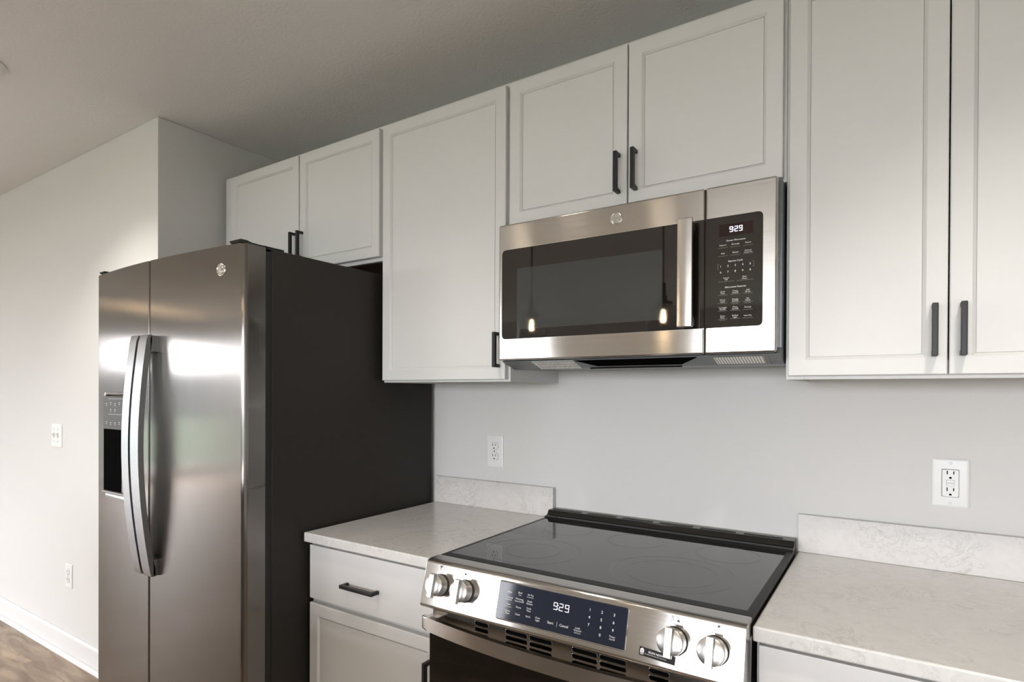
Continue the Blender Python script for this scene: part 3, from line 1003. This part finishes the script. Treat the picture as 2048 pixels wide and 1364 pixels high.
def knob(u, d_, cell):
    c = pp(u, d_)
    mb = MB()
    mb.lathe([(0, 0.003), (0.0262, 0.003), (0.0268, 0.002), (0.0268, -0.001)], c, PN, 48)
    mb.build('knob_bezel', 'gasket', pn, 'thin dark ring behind the knob')
    mb = MB()
    R = 0.0255
    mb.lathe([(R - 0.001, 0.003), (R, 0.005), (R, 0.0265), (R - 0.001, 0.0280), (R * 0.85, 0.0290), (R * 0.6, 0.0299), (R * 0.3, 0.0304), (0, 0.0305)], c, PN, 56)
    kb = mb.build('knob', 'steel_plain', pn, 'round brushed steel knob with a raised grip')
    mb = MB()
    h, w0, w1 = 0.0275, 0.0075, 0.0066
    vs = []
    for lift, ww, hh in ((0.0285, w0, h), (0.040, w1, h - 0.001)):
        for sx, sd in ((-1, -1), (1, -1), (1, 1), (-1, 1)):
            vs.append(c + Vector((sx * ww, 0, 0)) + VD * (sd * hh + (0.0015 if sd > 0 else 0.0)) + PN * lift)
    v, f = mb.add(vs, [(3, 2, 1, 0), (4, 5, 6, 7), (0, 1, 5, 4), (1, 2, 6, 5), (2, 3, 7, 6), (3, 0, 4, 7)])
    bmesh.ops.bevel(mb.bm, geom=mb.bm.edges[:], offset=0.0012, segments=2, profile=0.5, affect='EDGES')
    mb.build('grip', 'steel_plain', kb)
    L = Lettering(tuple(c), (1, 0, 0), tuple(-VD), tuple(PN), 0.0402)
    L.bar(-0.0005, 0.0005, 0.014, 0.0255)
    L.build('pointer_line', 'dark_print', kb)
    # tick above the knob and the little burner map
    L = Lettering(tuple(A + Vector((u, 0, 0)) + VD * d_), (1, 0, 0), tuple(-VD), tuple(PN), 0.0005)
    L.bar(-0.0004, 0.0004, 0.0285, 0.0335)
    pos = [(-0.0055, 0.0435), (0.0, 0.0455), (0.0055, 0.0435), (-0.0055, 0.0380), (0.0055, 0.0375)]
    for i, (a, b2) in enumerate(pos):
        if i == cell:
            L.bar(a - 0.0023, a + 0.0023, b2 - 0.0023, b2 + 0.0023)
        else:
            L.loop(a, b2, 0.0022, 0.0006, 14)
    L.build('burner_icon', 'dark_print', pn)


knob(0.0560, 0.0500, 0)
knob(0.1315, 0.0500, 3)
knob(0.6320, 0.0500, 4)
knob(0.7066, 0.0500, 2)
# sticker
stk = panel_plate('sticker', 'black_satin', [(0.5670, 0.0735), (0.6380, 0.0775), (0.6375, 0.0935), (0.5668, 0.0898)][::-1], 0.0004, pn, 'black promotional sticker')
su = (pp(0.638, 0.0775) - pp(0.567, 0.0735)).normalized()
sv = PN.cross(su).normalized()
L = Lettering(tuple(pp(0.5670, 0.0735, 0.0004)), tuple(su), tuple(sv), tuple(PN), 0.0003)
L.text('SCAN NOW', 0.0330, -0.0066, 0.0052, bold=0.00012).text('TO LEARN MORE AND GET CONNECTED', 0.0330, -0.0112, 0.0023)
L.mb.add([L.P(*q) for q in ((0.0022, -0.0105), (0.0098, -0.0105), (0.0098, -0.0046), (0.0060, -0.0016), (0.0022, -0.0046))], [(0, 1, 2, 3, 4)])
L.bar(0.0022, 0.0098, -0.0122, -0.0115).bar(0.0028, 0.0092, -0.0138, -0.0131)
L.build('sticker_print', 'print', pn)
L = Lettering(tuple(pp(0.5670, 0.0735, 0.0004)), tuple(su), tuple(sv), tuple(PN), 0.0005)
for r in (0.0012, 0.0023, 0.0034):
    k = 9
    a_ = [math.radians(45 + 90 * i / k) for i in range(k + 1)]
    L.mb.add([L.P(0.006 + r * math.cos(t), -0.0096 + r * 1.1 * math.sin(t)) for t in a_] + [L.P(0.006 + (r - 0.0006) * math.cos(t), -0.0096 + (r - 0.0006) * 1.1 * math.sin(t)) for t in a_],
             [(i, i + 1, i + k + 2, i + k + 1) for i in range(k)])
L.build('sticker_icon', 'dark_print', pn)

# vent band, oven door, bowed bar handle, drawer
vb = MB().box(RX0 + 0.002, RX1 - 0.002, -0.664, -0.642, 0.700, 0.7995, 0.001).build('vent_band', 'steel_v', rg, 'stainless strip with black vent slots')
for xa, xb in ((0.138, 0.177), (0.227, 0.285), (0.292, 0.349), (0.400, 0.458), (0.465, 0.523), (0.573, 0.612)):
    s_, rm = MB(), MB()
    for zz in (0.7885, 0.7745, 0.7605):
        o = rrect(xa, xb, zz - 0.0042, zz + 0.0042, 0.0035, 4)
        i2 = rrect(xa - 0.0016, xb + 0.0016, zz - 0.0058, zz + 0.0058, 0.0051, 4)
        s_.prism(o, 1, -0.6646, -0.6636)
        n = len(o)
        rm.add([(p[0], -0.6641, p[1]) for p in i2] + [(p[0] * 0.5 + q[0] * 0.5, -0.6657, p[1] * 0.5 + q[1] * 0.5) for p, q in zip(o, i2)] + [(p[0], -0.6644, p[1]) for p in o],
               [(i, (i + 1) % n, (i + 1) % n + n, i + n) for i in range(n)] + [(n + i, n + (i + 1) % n, (i + 1) % n + 2 * n, i + 2 * n) for i in range(n)])
    vs_ = s_.build('vent_slot', 'hole', vb, 'set of three black slots')
    rm.build('slot_rim', 'steel_plain', vb)
od = MB().box(RX0 + 0.002, RX1 - 0.002, -0.676, -0.642, 0.235, 0.752, 0.003).build('oven_door', 'steel_v', rg)
MB().prism(rrect(RX0 + 0.004, RX1 - 0.004, 0.25, 0.750, 0.003), 1, -0.6785, -0.672, 0.0008, 1).build('door_glass', 'oven_glass', od, 'black glass oven door')
front, back = [], []
n = 36
for k in range(n + 1):
    s_ = k / n
    x = -0.002 + (0.7655) * s_
    y = -0.700 - 0.036 * math.sin(math.pi * s_) ** 0.8
    front.append((x, y)); back.append((x, y + 0.014))
hb = MB().prism(front + back[::-1], 2, 0.7545, 0.7885, 0.004, 2)
for x0, x1 in ((0.004, 0.040), (0.722, 0.758)):
    hb.box(x0, x1, -0.698, -0.663, 0.758, 0.785, 0.003)
hb.build('handle', 'steel_v', od, 'wide bowed stainless oven handle')
dw = MB().box(RX0 + 0.002, RX1 - 0.002, -0.676, -0.642, FLOOR + 0.04, 0.228, 0.004).build('storage_drawer', 'steel_v', rg)


# ------------------------------------------------------------------ wall plates
def plate(name, label, cat, cx, cz, wy, wdt, hgt, kind):
    t = thing(name, label, cat, (cx, wy, cz))
    y0 = wy - 0.0005
    mb = MB()
    o0 = rrect(cx - wdt / 2, cx + wdt / 2, cz - hgt / 2, cz + hgt / 2, 0.003, 3)
    o1 = rrect(cx - wdt / 2 + 0.0055, cx + wdt / 2 - 0.0055, cz - hgt / 2 + 0.0055, cz + hgt / 2 - 0.0055, 0.003, 3)
    n = len(o0)
    mb.add([(p[0], y0, p[1]) for p in o0] + [(p[0], y0 - 0.003, p[1]) for p in o0] + [(p[0], y0 - 0.0062, p[1]) for p in o1],
           [tuple(range(n))[::-1]] + [(i, (i + 1) % n, (i + 1) % n + n, i + n) for i in range(n)] + [(n + i, n + (i + 1) % n, (i + 1) % n + 2 * n, i + 2 * n) for i in range(n)] + [tuple(range(2 * n, 3 * n))])
    mb.build('wall_plate', 'outlet', t)
    yf = y0 - 0.0062

    def slots(par, z):
        s_ = MB()
        s_.box(cx - 0.0074, cx - 0.0054, yf - 0.0030, yf - 0.0010, z - 0.0042 + 0.004, z + 0.0048 + 0.004)
        s_.box(cx + 0.0054, cx + 0.0074, yf - 0.0030, yf - 0.0010, z - 0.0034 + 0.004, z + 0.0040 + 0.004)
        pts = [(cx + 0.0026 * math.cos(a), z - 0.0085 + 0.0028 * math.sin(a)) for a in [math.pi * k / 8 for k in range(9)]] + [(cx - 0.0026, z - 0.0102), (cx + 0.0026, z - 0.0102)]
        s_.prism(pts, 1, yf - 0.0030, yf - 0.0010)
        s_.build('socket_slots', 'hole', par)
    if kind == 'duplex':
        for dz in (0.0195, -0.0195):
            pts = [(cx + 0.0172 * math.cos(a), cz + dz + max(-0.0135, min(0.0135, 0.0172 * math.sin(a)))) for a in [2 * math.pi * k / 40 for k in range(40)]]
            MB().prism([(p[0], p[1]) for p in [(cx + (q[0] - cx) * 1.05, cz + dz + (q[1] - cz - dz) * 1.05) for q in pts]], 1, yf - 0.0004, yf).build('socket_gap', 'dim_print', t)
            s_ = MB().prism(pts, 1, yf - 0.0024, yf, 0.0005, 1).build('socket', 'outlet', t)
            slots(t, cz + dz)
        MB().lathe([(0, 0.0015), (0.0025, 0.001), (0.003, 0)], (cx, yf, cz), (0, -1, 0), 16).build('screw', 'chrome', t)
    elif kind == 'gfci':
        MB().prism(rrect(cx - 0.0172, cx + 0.0172, cz - 0.0340, cz + 0.0340, 0.003, 4), 1, yf - 0.0005, yf).build('socket_gap', 'hole', t)
        s_ = MB().prism(rrect(cx - 0.0164, cx + 0.0164, cz - 0.0332, cz + 0.0332, 0.003, 4), 1, yf - 0.0022, yf, 0.0005, 1).build('socket', 'outlet', t)
        slots(t, cz + 0.0215); slots(t, cz - 0.0195)
        for dz in (0.0045, -0.0038):
            MB().box(cx - 0.0078, cx + 0.0078, yf - 0.0026, yf - 0.002, cz + dz - 0.0034, cz + dz + 0.0034).build('button_gap', 'dim_print', t)
            MB().box(cx - 0.0073, cx + 0.0073, yf - 0.0033, yf - 0.002, cz + dz - 0.0029, cz + dz + 0.0029, 0.0004).build('test_button', 'outlet', t)
        for dz in (0.0485, -0.0485):
            MB().lathe([(0, 0.0012), (0.0028, 0.001), (0.0035, 0)], (cx, yf, cz + dz), (0, -1, 0), 16).build('screw', 'trim', t)
    else:
        for dx in (-0.023, 0.023):
            MB().box(cx + dx - 0.0055, cx + dx + 0.0055, yf - 0.0006, yf, cz - 0.012, cz + 0.012).build('toggle_slot', 'dim_print', t)
            MB().prism([(yf, cz - 0.006), (yf - 0.011, cz + 0.004), (yf - 0.011, cz + 0.010), (yf, cz + 0.008)], 0, cx + dx - 0.004, cx + dx + 0.004, 0.001, 1).build('toggle', 'outlet', t)
            for dz in (0.030, -0.030):
                MB().lathe([(0, 0.0012), (0.0025, 0.001), (0.003, 0)], (cx + dx, yf, cz + dz), (0, -1, 0), 12).build('screw', 'chrome', t)
    return t


plate('wall_outlet', 'white two-socket outlet on the wall above the left backsplash', 'outlet', -0.2545, 1.128, 0.0, 0.0715, 0.1165, 'duplex')
plate('wall_outlet', 'wide white outlet with test buttons on the wall above the right backsplash', 'outlet', 1.0955, 1.1290, 0.0, 0.0735, 0.1175, 'gfci')
plate('light_switch', 'white double toggle light switch on the wall left of the refrigerator', 'switch', -2.516, 1.121, WY, 0.116, 0.117, 'switch')
plate('wall_outlet', 'white outlet low on the left wall above the baseboard', 'outlet', -2.372, 0.440, WY, 0.0715, 0.1165, 'duplex')


# ------------------------------------------------------------------ lights the room has
def copy_tree(o, loc, label):
    r = o.copy(); C.objects.link(r)
    r.location = loc
    r['label'] = label
    for ch in o.children:
        c = ch.copy(); C.objects.link(c); c.parent = r
    return r


can = thing('recessed_light', 'round white recessed ceiling light near the projecting wall corner', 'light', (-1.635, -1.147, CEIL), 'recessed ceiling lights')
MB().lathe([(0.095, 0.0), (0.094, -0.006), (0.084, -0.013), (0.076, -0.017), (0.072, -0.014)], (-1.635, -1.147, CEIL), (0, 0, 1), 48).build('trim_ring', 'trim', can)
MB().lathe([(0.0, -0.013), (0.073, -0.013), (0.073, -0.008)], (-1.635, -1.147, CEIL), (0, 0, 1), 48).build('lens', 'lens', can)
spots = [(-1.635, -1.147), (-0.20, -1.125), (1.30, -1.125), (-1.25, -2.55), (-0.22, -2.55), (0.80, -2.55), (-6.2, -4.4), (-4.3, -4.4)]
names = ['', 'round recessed ceiling light in front of the range', 'round recessed ceiling light in front of the right cabinets',
         'round recessed ceiling light over the left end of the island', 'round recessed ceiling light over the middle of the island', 'round recessed ceiling light over the right end of the island',
         'round recessed ceiling light nearest the patio door', 'round recessed ceiling light in the middle of the living area']
for i, (x, y) in enumerate(spots):
    if i:
        copy_tree(can, (x, y, CEIL), names[i])
    l = bpy.data.lights.new('can_lamp', 'SPOT')
    l.energy = CAN_POWER * (0.9, 0.5, 1, 0.6, 0.6, 0.6, 0.7, 0.6)[i]
    l.color = CAN_COL
    l.spot_size = math.radians(120)
    l.spot_blend = 0.6
    l.shadow_soft_size = 0.055
    o = bpy.data.objects.new('can_lamp', l)
    o.location = (x, y, CEIL - 0.03)
    C.objects.link(o)

# pendants over the island (seen mirrored in the microwave glass)
def pendant(PX, PY, PZ, label, group):
    pd = thing('pendant_lamp', label, 'lamp', (PX, PY, PZ), group)
    o = (PX, PY, PZ)
    MB().lathe([(0, CEIL - PZ), (0.060, CEIL - PZ), (0.060, CEIL - PZ - 0.012), (0.052, CEIL - PZ - 0.022), (0, CEIL - PZ - 0.022)], o, (0, 0, 1), 32).build('canopy', 'black_metal', pd)
    MB().tube([(PX, PY, CEIL - 0.02), (PX, PY, PZ + 0.19)], 0.005, 10).build('rod', 'black_metal', pd)
    MB().lathe([(0, 0.20), (0.014, 0.20), (0.016, 0.13), (0.022, 0.125), (0.022, 0.095), (0.052, 0.090), (0.054, 0.070), (0.020, 0.068), (0.018, 0.045), (0, 0.045)], o, (0, 0, 1), 32).build('socket', 'black_metal', pd)
    MB().lathe([(0.050, 0.078), (0.075, 0.060), (0.092, 0.020), (0.097, -0.040), (0.098, -0.085), (0.0955, -0.085), (0.0945, -0.040), (0.0895, 0.019), (0.073, 0.057), (0.050, 0.074)], o, (0, 0, 1), 40).build('glass_shade', 'glass', pd, 'clear glass bell shade')
    MB().lathe([(0, -0.030), (0.012, -0.027), (0.016, -0.015), (0.016, 0.012), (0.012, 0.032), (0.010, 0.045), (0, 0.045)], o, (0, 0, 1), 24).build('bulb', 'bulb', pd, 'warm glowing bulb')
    return pd


G1, G2 = 'pendant lamps over the island', 'pendant lamps over the dining area'
pd = pendant(-1.01, -2.30, 1.78, 'black pendant lamp with a clear glass bell, over the left end of the island', G1)
copy_tree(pd, (-0.13, -2.30, 1.78), 'black pendant lamp with a clear glass bell, over the middle of the island')
copy_tree(pd, (0.75, -2.30, 1.78), 'black pendant lamp with a clear glass bell, over the right end of the island')
pd = pendant(-4.80, -2.20, 2.10, 'short black pendant lamp in the dining area, nearest the left wall', G2)
copy_tree(pd, (-4.80, -2.70, 2.10), 'short black pendant lamp in the dining area, middle of its row')
copy_tree(pd, (-4.80, -3.20, 2.10), 'short black pendant lamp in the dining area, nearest the rear windows')

# island behind the camera
t = thing('kitchen_island', 'grey kitchen island with a pale quartz top under the pendants', 'island', (-0.2, -2.35, FLOOR))
MB().box(-1.30, 0.90, -2.65, -2.05, FLOOR, 0.884, 0.003).build('cabinet_body', 'island', t)
MB().box(-1.35, 0.95, -2.85, -2.00, 0.8842, CT, 0.004).build('slab', 'quartz', t)
